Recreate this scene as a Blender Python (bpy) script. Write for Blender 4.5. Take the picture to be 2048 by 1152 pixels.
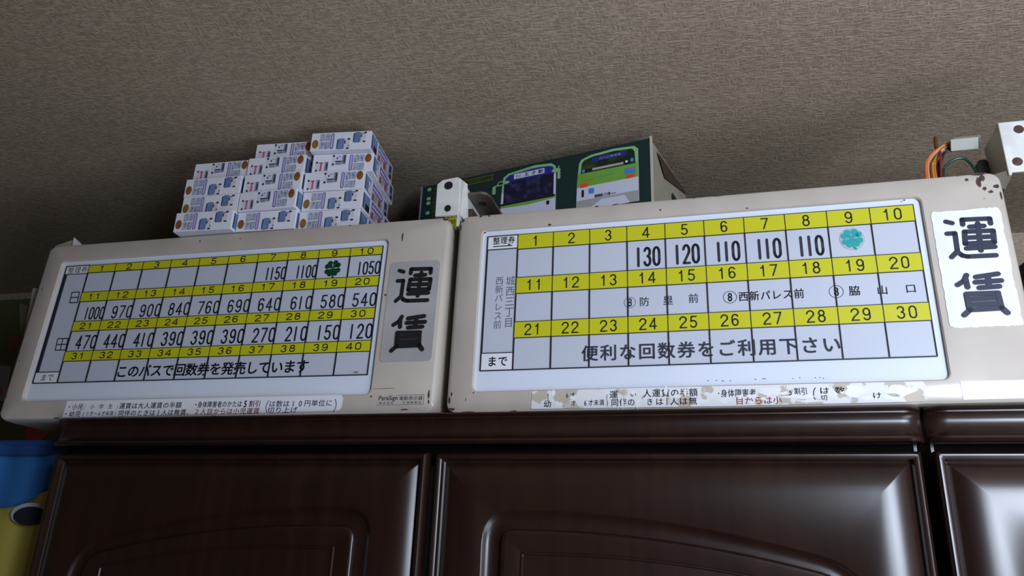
import bpy, math, random
from mathutils import Vector, Matrix, Euler
for o in list(bpy.data.objects): bpy.data.objects.remove(o, do_unlink=True)
random.seed(7)
U = 0.05            # one fare-board cell in metres
EYE = 1.60          # camera height above the floor
scn = bpy.context.scene
COL = scn.collection
R = math.radians

# ------------------------------------------------------------------ camera
cam_d = bpy.data.cameras.new('camera'); cam = bpy.data.objects.new('camera', cam_d); COL.objects.link(cam)
cam_d.sensor_fit = 'HORIZONTAL'; cam_d.sensor_width = 36.0; cam_d.lens = 1591.22 / 2048 * 36.0
cam_d.clip_start = 0.02
cam.matrix_world = (Matrix.Translation((0, 0, EYE)) @ Matrix.Rotation(0.257334, 4, 'Z')
                    @ Matrix.Rotation(math.pi / 2 + 0.362943, 4, 'X') @ Matrix.Rotation(0.040237, 4, 'Z'))
scn.camera = cam
# ------------------------------------------------------------------ light
world = bpy.data.worlds.new('world'); scn.world = world; world.use_nodes = True
world.node_tree.nodes['Background'].inputs[0].default_value = (0.55, 0.62, 0.8, 1)
world.node_tree.nodes['Background'].inputs[1].default_value = 0.02
def area(name, loc, rot, sx, sy, power, col):
    l = bpy.data.lights.new(name, 'AREA'); l.shape = 'RECTANGLE'; l.size = sx; l.size_y = sy; l.energy = power; l.color = col
    o = bpy.data.objects.new(name, l); o.location = loc; o.rotation_euler = rot; COL.objects.link(o); return o
# daylight through the right-hand window: the bright sky pane behind the camera's right shoulder
area('window_daylight', (0.80, -0.38, 1.83), (R(90), 0, R(10)), 0.5, 0.44, 16.5, (0.73, 0.83, 1.0)).data.spread = R(140)
area('low_side_fill', (1.15, -0.20, 0.80), (0, R(90), 0), 0.9, 1.3, 24.0, (0.77, 0.85, 1.0))  # low side fill light, added out of view near the right wall
scn.view_settings.view_transform = 'Standard'; scn.view_settings.look = 'None'
scn.view_settings.gamma = 1.0; scn.view_settings.use_curve_mapping = False
scn.view_settings.exposure = 0.0

# ------------------------------------------------------------------ materials
def lin(c):
    return tuple(((v / 255) / 12.92 if v <= 10 else (((v / 255) + 0.055) / 1.055) ** 2.4) for v in c) + (1,)
def mat(name, rgb, rough=0.5, metal=0.0, noise=0.0, nscale=30, bump=0.0, bscale=200, spec=0.5, stretch=(1, 1, 1), coat=0.0, rgb2=None, thr=None, alpha=1.0):
    m = bpy.data.materials.new(name); m.use_nodes = True
    nt = m.node_tree; b = nt.nodes['Principled BSDF']
    b.inputs['Roughness'].default_value = rough; b.inputs['Metallic'].default_value = metal
    b.inputs['Specular IOR Level'].default_value = spec
    b.inputs['Base Color'].default_value = lin(rgb); b.inputs['Alpha'].default_value = alpha
    if coat: b.inputs['Coat Weight'].default_value = coat; b.inputs['Coat Roughness'].default_value = 0.12
    if noise or bump:
        tc = nt.nodes.new('ShaderNodeTexCoord'); mp = nt.nodes.new('ShaderNodeMapping')
        mp.inputs['Scale'].default_value = stretch
        nt.links.new(tc.outputs['Object'], mp.inputs['Vector'])
    if noise:
        n = nt.nodes.new('ShaderNodeTexNoise'); n.inputs['Scale'].default_value = nscale; n.inputs['Detail'].default_value = 5
        nt.links.new(mp.outputs[0], n.inputs['Vector'])
        r = nt.nodes.new('ShaderNodeValToRGB')
        a, c = lin(rgb), lin(rgb2) if rgb2 else None
        if c is None:
            c = tuple(v * (1 - noise) for v in a[:3]) + (1,)
        t = thr or (0.35, 0.65)
        r.color_ramp.elements[0].position = t[0]; r.color_ramp.elements[1].position = t[1]
        r.color_ramp.elements[0].color = c; r.color_ramp.elements[1].color = a
        nt.links.new(n.outputs['Fac'], r.inputs[0]); nt.links.new(r.outputs[0], b.inputs['Base Color'])
    if bump:
        n2 = nt.nodes.new('ShaderNodeTexNoise'); n2.inputs['Scale'].default_value = bscale; n2.inputs['Detail'].default_value = 3
        nt.links.new(mp.outputs[0], n2.inputs['Vector'])
        bp = nt.nodes.new('ShaderNodeBump'); bp.inputs['Strength'].default_value = bump; bp.inputs['Distance'].default_value = 0.002
        nt.links.new(n2.outputs['Fac'], bp.inputs['Height']); nt.links.new(bp.outputs[0], b.inputs['Normal'])
    return m

def wallpaper(name, rgb):
    """woven-look embossed wallpaper: crossing horizontal and vertical threads"""
    m = bpy.data.materials.new(name); m.use_nodes = True; nt = m.node_tree; b = nt.nodes['Principled BSDF']
    b.inputs['Roughness'].default_value = 0.6; b.inputs['Specular IOR Level'].default_value = 0.25
    tc = nt.nodes.new('ShaderNodeTexCoord')
    def layer(sc, scale, detail=2):
        mp = nt.nodes.new('ShaderNodeMapping'); mp.inputs['Scale'].default_value = sc
        n = nt.nodes.new('ShaderNodeTexNoise'); n.inputs['Scale'].default_value = scale; n.inputs['Detail'].default_value = detail
        nt.links.new(tc.outputs['Object'], mp.inputs[0]); nt.links.new(mp.outputs[0], n.inputs['Vector']); return n.outputs['Fac']
    h = layer((0.22, 1, 1), 430); v = layer((1, 0.28, 1), 340)
    mx = nt.nodes.new('ShaderNodeMath'); mx.operation = 'MAXIMUM'
    vv = nt.nodes.new('ShaderNodeMath'); vv.operation = 'MULTIPLY'; vv.inputs[1].default_value = 0.88
    nt.links.new(v, vv.inputs[0]); nt.links.new(h, mx.inputs[0]); nt.links.new(vv.outputs[0], mx.inputs[1])
    bp = nt.nodes.new('ShaderNodeBump'); bp.inputs['Strength'].default_value = 0.75; bp.inputs['Distance'].default_value = 0.0025
    nt.links.new(mx.outputs[0], bp.inputs['Height']); nt.links.new(bp.outputs[0], b.inputs['Normal'])
    c = layer((1, 1, 1), 6, 4); r = nt.nodes.new('ShaderNodeValToRGB')
    a = lin(rgb); r.color_ramp.elements[0].position = 0.3; r.color_ramp.elements[1].position = 0.7
    r.color_ramp.elements[0].color = (a[0] * 0.93, a[1] * 0.93, a[2] * 0.9, 1); r.color_ramp.elements[1].color = a
    mm = nt.nodes.new('ShaderNodeMix'); mm.data_type = 'RGBA'; mm.blend_type = 'MULTIPLY'; mm.inputs[0].default_value = 1
    r2 = nt.nodes.new('ShaderNodeValToRGB'); r2.color_ramp.elements[0].position = 0.42; r2.color_ramp.elements[1].position = 0.66
    r2.color_ramp.elements[0].color = (0.72, 0.70, 0.68, 1); r2.color_ramp.elements[1].color = (1.12, 1.12, 1.12, 1)
    nt.links.new(mx.outputs[0], r2.inputs[0]); nt.links.new(c, r.inputs[0])
    nt.links.new(r.outputs[0], mm.inputs[6]); nt.links.new(r2.outputs[0], mm.inputs[7]); nt.links.new(mm.outputs[2], b.inputs['Base Color'])
    return m

def wood(name, dark, light, rough=0.3):
    m = bpy.data.materials.new(name); m.use_nodes = True; nt = m.node_tree; b = nt.nodes['Principled BSDF']
    tc = nt.nodes.new('ShaderNodeTexCoord'); mp = nt.nodes.new('ShaderNodeMapping'); mp.inputs['Scale'].default_value = (14, 14, 1.2)
    n = nt.nodes.new('ShaderNodeTexNoise'); n.inputs['Scale'].default_value = 3; n.inputs['Detail'].default_value = 8; n.inputs['Distortion'].default_value = 0.6
    nt.links.new(tc.outputs['Object'], mp.inputs[0]); nt.links.new(mp.outputs[0], n.inputs['Vector'])
    r = nt.nodes.new('ShaderNodeValToRGB'); r.color_ramp.elements[0].position = 0.3; r.color_ramp.elements[1].position = 0.72
    r.color_ramp.elements[0].color = lin(dark); r.color_ramp.elements[1].color = lin(light)
    nt.links.new(n.outputs['Fac'], r.inputs[0]); nt.links.new(r.outputs[0], b.inputs['Base Color'])
    b.inputs['Roughness'].default_value = rough; b.inputs['Specular IOR Level'].default_value = 0.55
    bp = nt.nodes.new('ShaderNodeBump'); bp.inputs['Strength'].default_value = 0.05; bp.inputs['Distance'].default_value = 0.001
    nt.links.new(n.outputs['Fac'], bp.inputs['Height']); nt.links.new(bp.outputs[0], b.inputs['Normal'])
    return m

M = dict(
    paper=wallpaper('woven_wallpaper', (186, 168, 147)),
    floor=mat('floor_boards', (84, 60, 42), 0.5, noise=0.3, nscale=8, stretch=(1, 8, 1)),
    wood=wood('dark_stained_wood', (30, 17, 12), (42, 24, 16), 0.30),
    gap_shade=mat('gap_shade_black', (12, 8, 7), 0.95, spec=0.05),  # near-black puts the shade under the cornice into the rail colour
    paint=mat('beige_enamel', (194, 183, 171), 0.34, coat=0.5, noise=0.10, nscale=14, bump=0.06, bscale=60),
    paint_w=mat('white_bracket_paint', (226, 226, 220), 0.4, noise=0.18, nscale=40, bump=0.1, bscale=90),
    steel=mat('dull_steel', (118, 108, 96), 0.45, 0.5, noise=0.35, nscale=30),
    rust=mat('rust_brown', (84, 62, 50), 0.8, noise=0.5, nscale=120),
    acryl=mat('milky_acrylic', (222, 228, 240), 0.22, noise=0.03, nscale=6),
    window=mat('fare_film', (196, 200, 212), 0.35, noise=0.03, nscale=8),
    yellow=mat('yellow_film', (200, 196, 30), 0.38),
    black=mat('black_ink', (24, 24, 28), 0.5),
    ink=mat('soft_black_ink', (38, 40, 52), 0.5),
    faint=mat('faded_ink', (92, 96, 112), 0.6),
    navy=mat('navy_print', (30, 36, 60), 0.45),
    silver=mat('brushed_silver_foil', (184, 182, 180), 0.35, 0.1, noise=0.18, nscale=12),
    sticker=mat('white_sticker', (236, 236, 240), 0.32, noise=0.05, nscale=30),
    worn=mat('worn_sticker', (226, 226, 228), 0.45, noise=1, nscale=34, rgb2=(190, 180, 164), thr=(0.44, 0.465)),
    bare=mat('peeled_white', (238, 238, 240), 0.4, noise=0.06, nscale=60),
    red=mat('red_ink', (196, 62, 56), 0.5), maroon=mat('maroon_ink', (178, 66, 86), 0.5), blue=mat('blue_pen', (72, 66, 150), 0.5),
    green=mat('clover_green', (10, 92, 48), 0.3), dgreen=mat('clover_dark', (6, 60, 34), 0.4), teal=mat('clover_teal', (40, 164, 160), 0.3),
    disc=mat('clear_disc', (206, 216, 226), 0.12, alpha=0.45),
    card=mat('white_card', (226, 226, 234), 0.5, noise=0.04, nscale=12),
    gold=mat('gold_seal', (164, 122, 56), 0.35, 0.3, noise=0.25, nscale=90), bronze=mat('bronze_seal', (160, 98, 52), 0.35, 0.3, noise=0.25, nscale=90),
    pgrey=mat('print_slate', (112, 120, 146), 0.5, noise=1, nscale=170, rgb2=(172, 176, 194), thr=(0.46, 0.6), stretch=(2, 1, 0.6)),
    purple=mat('print_purple', (78, 66, 140), 0.5), lilac=mat('print_lilac', (178, 172, 210), 0.5),
    bblue=mat('print_bus_blue', (112, 136, 176), 0.45, noise=0.3, nscale=70), dblue=mat('print_dark_blue', (44, 54, 84), 0.5),
    pale=mat('print_pale', (206, 204, 210), 0.5, noise=1, nscale=150, rgb2=(120, 110, 128), thr=(0.38, 0.46)),
    mauve=mat('print_mauve', (150, 128, 140), 0.5, noise=1, nscale=60, rgb2=(196, 186, 204), thr=(0.42, 0.6)),
    brown=mat('print_brown', (128, 74, 64), 0.5), pink=mat('print_pink', (206, 92, 110), 0.5), mgrey=mat('print_grey', (132, 136, 150), 0.5),
    box_green=mat('dark_green_card', (22, 48, 46), 0.42, noise=0.1, nscale=10),
    box_in=mat('card_inside', (168, 160, 138), 0.7, noise=0.15, nscale=20), box_edge=mat('card_edge', (190, 182, 166), 0.8),
    lime=mat('print_lime', (118, 172, 66), 0.45, noise=0.12, nscale=40), mint=mat('print_mint', (140, 186, 132), 0.45),
    glassp=mat('print_bus_glass', (22, 22, 52), 0.35, noise=1, nscale=60, rgb2=(58, 58, 96), thr=(0.34, 0.5)),
    glassg=mat('print_rear_glass', (18, 38, 30), 0.35, noise=1, nscale=50, rgb2=(50, 74, 40), thr=(0.38, 0.55)),
    deepblue=mat('print_deep_blue', (34, 46, 130), 0.4), sky=mat('print_sky', (74, 132, 200), 0.4), orange=mat('print_orange', (222, 84, 40), 0.4),
    pwhite=mat('print_white', (206, 208, 226), 0.4), gtext=mat('olive_text', (128, 126, 30), 0.5), btext=mat('print_yellow', (216, 196, 20), 0.45),
    nylon=mat('connector_nylon', (206, 206, 196), 0.4, noise=0.06, nscale=40),
    w_orange=mat('wire_orange', (206, 108, 48), 0.4), w_brown=mat('wire_brown', (104, 52, 30), 0.4), w_tan=mat('wire_tan', (204, 150, 104), 0.4),
    w_yellow=mat('wire_yellow', (176, 140, 44), 0.4), w_red=mat('wire_red', (130, 40, 44), 0.4), w_black=mat('wire_black', (26, 22, 24), 0.4), w_green=mat('wire_green', (18, 62, 46), 0.4),
    bag=mat('dark_bag', (34, 38, 35), 0.5, noise=0.5, nscale=9, bump=0.4, bscale=14),
    c_blue=mat('cloth_blue', (34, 100, 164), 0.8, bump=0.15, bscale=500), c_navy=mat('cloth_navy', (24, 64, 120), 0.8), c_yellow=mat('cloth_yellow', (176, 164, 74), 0.8, bump=0.15, bscale=500),
    c_dark=mat('cloth_dark_print', (22, 24, 34), 0.8), c_pale=mat('cloth_pale_print', (170, 176, 184), 0.8),
    p_green=mat('poster_green', (96, 102, 62), 0.6, noise=0.25, nscale=3), p_white=mat('poster_pale', (160, 164, 184), 0.6, noise=0.2, nscale=5),
)

# ------------------------------------------------------------------ mesh helpers (all numbers in board units, U metres each)
class MB:
    def __init__(s): s.v = []; s.f = []; s.m = []; s.cur = 0
    def poly(s, pts, mi=None):
        b = len(s.v); s.v += [tuple(p) for p in pts]; s.f.append(tuple(range(b, b + len(pts)))); s.m.append(s.cur if mi is None else mi); return s
    def box(s, x0, x1, y0, y1, z0, z1, mi=None):
        b = len(s.v); s.v += [(x, y, z) for z in (z0, z1) for y in (y0, y1) for x in (x0, x1)]
        for f in ((0, 2, 3, 1), (4, 5, 7, 6), (0, 1, 5, 4), (2, 6, 7, 3), (0, 4, 6, 2), (1, 3, 7, 5)):
            s.f.append(tuple(b + i for i in f)); s.m.append(s.cur if mi is None else mi)
        return s
    def rings(s, rs, close=True, cap0=False, cap1=False):
        n = len(rs[0]); b = len(s.v)
        for r in rs: s.v += [tuple(p) for p in r]
        for k in range(len(rs) - 1):
            for i in range(n if close else n - 1):
                j = (i + 1) % n
                s.f.append((b + k * n + i, b + k * n + j, b + (k + 1) * n + j, b + (k + 1) * n + i)); s.m.append(s.cur)
        if cap0: s.f.append(tuple(b + i for i in range(n))[::-1]); s.m.append(s.cur)
        if cap1: s.f.append(tuple(b + (len(rs) - 1) * n + i for i in range(n))); s.m.append(s.cur)
        return s
    def prism(s, pts, y0, y1, mi=None):           # outline in x,z extruded along y
        old = s.cur
        if mi is not None: s.cur = mi
        s.rings([[(x, y0, z) for x, z in pts], [(x, y1, z) for x, z in pts]], True, True, True); s.cur = old; return s
    def stroke(s, pts, w, y, mi=None, caps=6):    # flat round-ended pen stroke in x,z
        r = w / 2
        for (x0, z0), (x1, z1) in zip(pts, pts[1:]):
            a = math.atan2(z1 - z0, x1 - x0); o = []
            for k in range(caps + 1): t = a + math.pi / 2 + math.pi * k / caps; o.append((x0 + r * math.cos(t), y, z0 + r * math.sin(t)))
            for k in range(caps + 1): t = a - math.pi / 2 + math.pi * k / caps; o.append((x1 + r * math.cos(t), y, z1 + r * math.sin(t)))
            s.poly(o, mi)
        return s
    def tube(s, pts, r, n=8):
        pts = [Vector(p) for p in pts]; rs = []
        for i, p in enumerate(pts):
            d = (pts[min(i + 1, len(pts) - 1)] - pts[max(i - 1, 0)]).normalized()
            a = d.cross(Vector((0, 0, 1)) if abs(d.z) < 0.9 else Vector((0, 1, 0))).normalized(); b = d.cross(a)
            rs.append([tuple(p + r * (math.cos(t) * a + math.sin(t) * b)) for t in [2 * math.pi * k / n for k in range(n)]])
        return s.rings(rs, True, True, True)
    def add(s, o, dx=0, dy=0, dz=0):
        b = len(s.v); s.v += [(x + dx, y + dy, z + dz) for x, y, z in o.v]; s.f += [tuple(i + b for i in f) for f in o.f]; s.m += o.m; return s
    def build(s, name, mats, parent=None, smooth=None, bevel=0, fn=None):
        me = bpy.data.meshes.new(name)
        me.from_pydata([(x * U, y * U, z * U) for x, y, z in s.v], [], s.f)
        for m in (mats if isinstance(mats, (list, tuple)) else [mats]): me.materials.append(M[m])
        me.polygons.foreach_set('material_index', s.m)
        me.update()
        if smooth is not None:
            me.polygons.foreach_set('use_smooth', [True] * len(me.polygons)); me.set_sharp_from_angle(angle=R(smooth))
        o = bpy.data.objects.new(name, me); COL.objects.link(o)
        if parent: o.parent = parent
        if bevel:
            md = o.modifiers.new('bevel', 'BEVEL'); md.width = bevel * U; md.segments = 2; md.limit_method = 'ANGLE'
        return o
def empty(name, x, y, z, label, cat, group=None, rot=(0, 0, 0)):
    o = bpy.data.objects.new(name, None); COL.objects.link(o); o.empty_display_size = 0.05
    o.location = (x * U, y * U, EYE + z * U); o.rotation_euler = rot; tag(o, label, cat, group); return o
def tag(o, label, cat=None, group=None):
    o['label'] = label
    if cat: o['category'] = cat
    if group: o['group'] = group
    return o
def struct(o): o['kind'] = 'structure'; return o
def rrect(x0, x1, z0, z1, r, n=5):
    o = []
    for cx, cz, a in ((x1 - r, z1 - r, 0), (x0 + r, z1 - r, 90), (x0 + r, z0 + r, 180), (x1 - r, z0 + r, 270)):
        for k in range(n + 1): t = R(a + 90 * k / n); o.append((cx + r * math.cos(t), cz + r * math.sin(t)))
    return o
def ell(cx, cz, rx, rz, n=20): return [(cx + rx * math.cos(2 * math.pi * k / n), cz + rz * math.sin(2 * math.pi * k / n)) for k in range(n)]
def flat(pts, y): return [(x, y, z) for x, z in pts]
def blob(cx, cz, rx, rz, n=11, j=0.35): return [(cx + rx * math.cos(2 * math.pi * k / n) * random.uniform(1 - j, 1 + j), cz + rz * math.sin(2 * math.pi * k / n) * random.uniform(1 - j, 1 + j)) for k in range(n)]

# lettering: glyph outlines of Blender's own built-in font, turned into flat mesh
_gc = {}
def glyph(ch, off=0.0):
    k = (ch, off)
    if k not in _gc:
        cu = bpy.data.curves.new('glyph', 'FONT'); cu.body = ch; cu.size = 1; cu.resolution_u = 3
        ob = bpy.data.objects.new('glyph', cu); COL.objects.link(ob)
        dg = bpy.context.evaluated_depsgraph_get(); me = bpy.data.meshes.new_from_object(ob.evaluated_get(dg))
        vs = [(v.co.x, v.co.y) for v in me.vertices]; fs = [tuple(p.vertices) for p in me.polygons]
        if off:      # thicken the strokes with shifted copies of the same outline
            n0 = len(vs); v0, f0 = list(vs), list(fs)
            for q in range(6):
                dx, dz = off * math.cos(q * math.pi / 3), off * math.sin(q * math.pi / 3)
                b0 = len(vs); vs += [(x + dx, z + dz) for x, z in v0]; fs += [tuple(i + b0 for i in f) for f in f0]
        COL.objects.unlink(ob); bpy.data.objects.remove(ob); bpy.data.meshes.remove(me)
        _gc[k] = (vs, fs)
    return _gc[k]
def put(mb, ch, off, fx, fz, y, mi=0):
    vs, fs = glyph(ch, off); b = len(mb.v)
    mb.v += [(fx(x), y, fz(z)) for x, z in vs]; mb.f += [tuple(i + b for i in f) for f in fs]; mb.m += [mi] * len(fs)
def fit(s, x0, x1, z0, z1, y, off=0.0, mb=None, mi=0):      # a whole string fitted to a rectangle
    mb = mb or MB(); vs, fs = glyph(s, off)
    if not vs: return mb
    ax, bx = min(v[0] for v in vs), max(v[0] for v in vs); az, bz = min(v[1] for v in vs), max(v[1] for v in vs)
    put(mb, s, off, lambda x: x0 + (x - ax) / (bx - ax) * (x1 - x0), lambda z: z0 + (z - az) / (bz - az) * (z1 - z0), y, mi); return mb
def jp(s, x0, x1, zc, h, y, off=0.008, mb=None, mi=0, vert=False, fill=0.95, dz=0.0):      # full-width characters at an even pitch
    mb = mb or MB(); n = len(s); p = (x1 - x0) / n
    for i, ch in enumerate(s):
        if ch in ' 　': continue
        vs, _ = glyph(ch, off)
        if not vs: continue
        ax, bx = min(v[0] for v in vs), max(v[0] for v in vs)
        cx = (ax + bx) / 2 if ord(ch) < 256 else 0.5
        cc = x0 + p * (i + 0.5); sx = min(p * fill, h * 1.3)
        put(mb, ch, off, lambda x: cc + (x - cx) * sx, lambda z: zc + dz * (i - n / 2) + (z - 0.37) * h * (1.0 if ord(ch) > 255 else 1.15), y, mi)
    return mb
def jpv(s, xc, z1, z0, w, y, off=0.008):
    mb = MB(); n = len(s); p = (z1 - z0) / n
    for i, ch in enumerate(s):
        zc = z1 - p * (i + 0.5)
        put(mb, ch, off, lambda x: xc + (x - 0.5) * w, lambda z: zc + (z - 0.37) * p * 1.0, y)
    return mb
def arc(cx, cz, rx, rz, a0, a1, n=8): return [(cx + rx * math.cos(R(a0 + (a1 - a0) * k / n)), cz + rz * math.sin(R(a0 + (a1 - a0) * k / n))) for k in range(n + 1)]
DIG = {'0': [arc(.5, .72, .42, .28, 0, 180) + arc(.5, .28, .42, .28, 180, 360) + [(.92, .72)]], '1': [[(.5, 0), (.5, 1)]],
       '2': [arc(.5, .72, .42, .28, 170, -35) + [(.08, 0), (.95, 0)]], '3': [arc(.48, .76, .40, .24, 160, -80) + arc(.48, .27, .44, .27, 80, -165)],
       '4': [[(.7, 0), (.7, 1), (.05, .28), (1, .28)]], '5': [[(.9, 1), (.2, 1), (.12, .55)] + arc(.47, .31, .45, .31, 125, -155)],
       '6': [arc(.5, .72, .42, .28, 25, 180) + arc(.5, .30, .42, .30, 180, 540)], '7': [[(.05, 1), (.95, 1), (.35, 0)]],
       '8': [arc(.5, .77, .36, .23, 0, 360, 14), arc(.5, .28, .43, .28, 0, 360, 14)], '9': [arc(.5, .70, .42, .30, 0, 360, 12) + arc(.5, .28, .42, .28, 0, -155)]}
def fare(s, x1, z0, h, w, pitch, lw, y):      # tall monoline fare figures, right-aligned at x1
    mb = MB(); x = x1
    for ch in reversed(s):
        for st in DIG[ch]: mb.stroke([(x - w + px * w, z0 + lw / 2 + pz * (h - lw)) for px, pz in st], lw, y)
        x -= pitch * (0.82 if ch == '1' else 1)
    return mb

# ------------------------------------------------------------------ the room
Z0 = -EYE / U
def slab(name, x0, x1, y0, y1, z0, z1, m):
    o = MB().box(x0, x1, y0, y1, z0, z1).build(name, m); o.location = (0, 0, EYE); return struct(o)
slab('ceiling', -72, 27, -72, 33, 13.75, 15, 'paper')
slab('floor', -72, 27, -72, 33, Z0 - 1, Z0, 'floor')
slab('wall_back', -72, 27, 32, 33, Z0, 13.75, 'paper')
slab('wall_left', -73, -72, -72, 33, Z0, 15, 'paper')
slab('wall_right', 26, 27, -72, 32, Z0, 13.75, 'paper')
slab('wall_front', -72, 26, -73, -72, Z0, 13.75, 'paper')

# ------------------------------------------------------------------ wardrobes
def contour(xl, xr, zb, zt, k, r1, r2, flip=False, n=26, cs=7):
    """door outline seen from the front: high corner at xl, top falls as zt-k*(x-xp)^2 towards xr"""
    xp = xl + 0.95; top = lambda x: zt - k * max(0, x - xp) ** 2
    def bez(a, c, b): return [((1 - t) ** 2 * a[0] + 2 * t * (1 - t) * c[0] + t * t * b[0], (1 - t) ** 2 * a[1] + 2 * t * (1 - t) * c[1] + t * t * b[1]) for t in [i / cs for i in range(cs + 1)]]
    o = bez((xl, top(xl) - r1), (xl, top(xl)), (xl + r1, top(xl + r1)))
    xs0, xs1 = xl + r1, xr - r2
    o += [(xs0 + (xs1 - xs0) * i / n, top(xs0 + (xs1 - xs0) * i / n)) for i in range(1, n)]
    o += bez((xr - r2, top(xr - r2)), (xr, top(xr) + 0.0), (xr, top(xr) - r2))
    o += bez((xr, zb + .05), (xr, zb), (xr - .05, zb))
    o += bez((xl + .05, zb), (xl, zb), (xl, zb + .05))
    return o
def door(parent, x0, x1, z1, flip):
    """x0 is the side with the high end of the arch; built facing -y, local origin = wardrobe origin"""
    a, b = (x0, x1)
    W = x1 - x0; zb = -31.0
    def ring(d, y, arch=None):
        if arch is None: c = contour(0 + d, W - d, zb + d, z1 - d, 0, .02, .02)
        else: c = contour(1.35 + arch, W - 1.30 - arch, zb + 1.35 + arch, z1 - 1.40 - arch, .0195, max(.75 - arch, .04), max(.95 - arch * .9, .05))
        if flip: c = [(W - x, z) for x, z in c]
        return [(x0 + x, y, z) for x, z in c]
    prof = [(0, .35), (0, .12), (.03, .04), (.08, .0), (.13, .0), (.18, .03), (.21, .16), (.25, .19), (.38, .11), (.52, .055), (.66, .02), (.80, .004), (.92, .0)]
    mb = MB(); mb.rings([ring(d, y) for d, y in prof] +
                        [ring(0, 0.0, -.03), ring(0, .012, 0), ring(0, .07, .05), ring(0, .12, .15), ring(0, .13, .30), ring(0, .11, .43)], True, True, False)
    d = mb.build('door', 'wood', parent, smooth=35)
    m2 = MB(); m2.rings([ring(0, .12, .42), ring(0, .03, .455), ring(0, .0, .50), ring(0, .0, .58), ring(0, .05, .93), ring(0, .02, .955), ring(0, .02, .985), ring(0, .05, 1.01)], True, False, True)
    m2.build('raised_panel', 'wood', d, smooth=35)
    return d
COR = [(.60, 3.40), (-.06, 3.40), (-.12, 3.36), (-.19, 3.37), (-.235, 3.42), (-.22, 3.475), (-.17, 3.50), (-.13, 3.53), (-.075, 3.60), (-.03, 3.70), (-.01, 3.82), (-.03, 3.92), (-.08, 3.99), (-.12, 4.01), (-.12, 4.045), (-.20, 4.06), (-.24, 4.10), (-.20, 4.14), (.60, 4.14)]
def wardrobe(x0, x1, doors, label):
    t = empty('wardrobe', (x0 + x1) / 2, 19.1, Z0, label, 'wardrobe', 'dark wooden wardrobes side by side')
    ox, oz = -(x0 + x1) / 2, -Z0
    def sh(o): o.location = (ox * U, 0, oz * U); return o
    sh(MB().box(x0 + .08, x1 - .08, .36, 11.6, Z0, 4.12).build('body', 'wood', t))
    mb = MB(); rs = []
    for x, s in ((x0 - .02, .55), (x0 + .10, .82), (x0 + .26, .97), (x0 + .42, 1), (x1 - .42, 1), (x1 - .26, .97), (x1 - .10, .82), (x1 + .02, .55)):
        rs.append([(x, .36 - (.36 - y) * s if y < .36 else y, z) for y, z in COR])
    mb.rings(rs, True, True, True); sh(mb.build('cornice', 'wood', t, smooth=40))
    for a, b, f in doors: sh(door(t, a, b, 3.19, f))
    sh(MB().box(x0 + .15, x1 - .15, .34, .5, 2.9, 3.39).build('shaded_gap_rail', 'gap_shade', t))
    return t
wardrobe(-18.42, 4.43, [(-18.34, -7.06, True), (-6.86, 4.36, False)], 'wide dark brown wooden wardrobe with two arched doors under both fare boards')
wardrobe(4.55, 27.2 - 1.3, [(4.61, 15.7, True)], 'second dark brown wardrobe at the right edge of the photo, beyond the cornice joint')

# ------------------------------------------------------------------ fare boards
UNCHIN = [[(10.63, 3.31), (10.76, 3.26)], [(10.61, 2.99), (10.78, 2.99), (10.765, 2.52), (10.62, 2.38)], [(10.765, 2.50), (10.85, 2.405), (10.96, 2.37), (11.55, 2.36)],
          [(10.98, 3.20), (10.985, 3.33), (11.57, 3.31), (11.57, 3.18)], [(11.12, 3.13), (11.42, 3.13)],
          [(10.99, 3.01), (11.59, 2.99), (11.57, 2.69), (10.96, 2.70), (10.99, 3.01)], [(10.98, 2.85), (11.57, 2.84)], [(11.30, 3.20), (11.26, 2.50)], [(10.97, 2.575), (11.56, 2.575)],
          [(10.86, 1.90), (10.79, 1.76), (10.64, 1.67)], [(10.83, 1.80), (10.84, 1.60)], [(11.05, 1.84), (11.51, 1.89)], [(11.02, 1.71), (11.55, 1.72)], [(11.08, 1.57), (11.49, 1.58)], [(11.30, 1.85), (11.28, 1.58)],
          [(10.79, 1.43), (11.44, 1.42)], [(10.79, 1.30), (11.44, 1.30)], [(10.79, 1.17), (11.44, 1.17)], [(10.79, 1.04), (11.44, 1.05)], [(10.79, 1.43), (10.80, 1.04), (10.67, .92)], [(11.43, 1.42), (11.45, 1.06), (11.55, .93)]]
def board(loc, rot, top, depth, label):
    t = empty('fare_board', loc[0], loc[1], loc[2], label, 'sign', None, rot)
    # outline of the sheet metal front, opening and body (board coordinates a,b; origin = lower left corner of the grid)
    def rg(x0, x1, z0, z1, r, y): return flat(rrect(x0, x1, z0, z1, r, 6), y)
    X0, X1, B0 = -1.76, 12.02, -1.14
    mb = MB(); mb.rings([rg(-1.03, 10.17, -.56, 4.05, .16, .10), rg(-1.03, 10.17, -.56, 4.05, .16, -.03), rg(-1.06, 10.20, -.59, 4.08, .19, -.06),
                         rg(X0 + .14, X1 - .14, B0 + .12, top - .12, .20, -.06), rg(X0 + .05, X1 - .05, B0 + .04, top - .04, .26, -.02), rg(X0, X1, B0, top, .30, .08),
                         rg(X0, X1, B0 + .01, top, .30, .5), rg(X0, X1, B0 + .12, top, .30, depth)], True, False, True)
    mb.build('frame', 'paint', t, smooth=40)
    p = MB().prism(rrect(-1.05, 10.19, -.58, 4.07, .16, 5), .035, .09).build('display_panel', 'acryl', t)
    return t, p
NUM = {'1': [[(.22, .76), (.42, .80), (.56, .98), (.56, 0)]], '4': [[(.74, 0), (.74, 1), (0, .26), (1, .26)]], '2': [arc(.5, .73, .46, .27, 175, -30) + [(.3, .25), (.04, 0), (.98, 0)]]}
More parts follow.
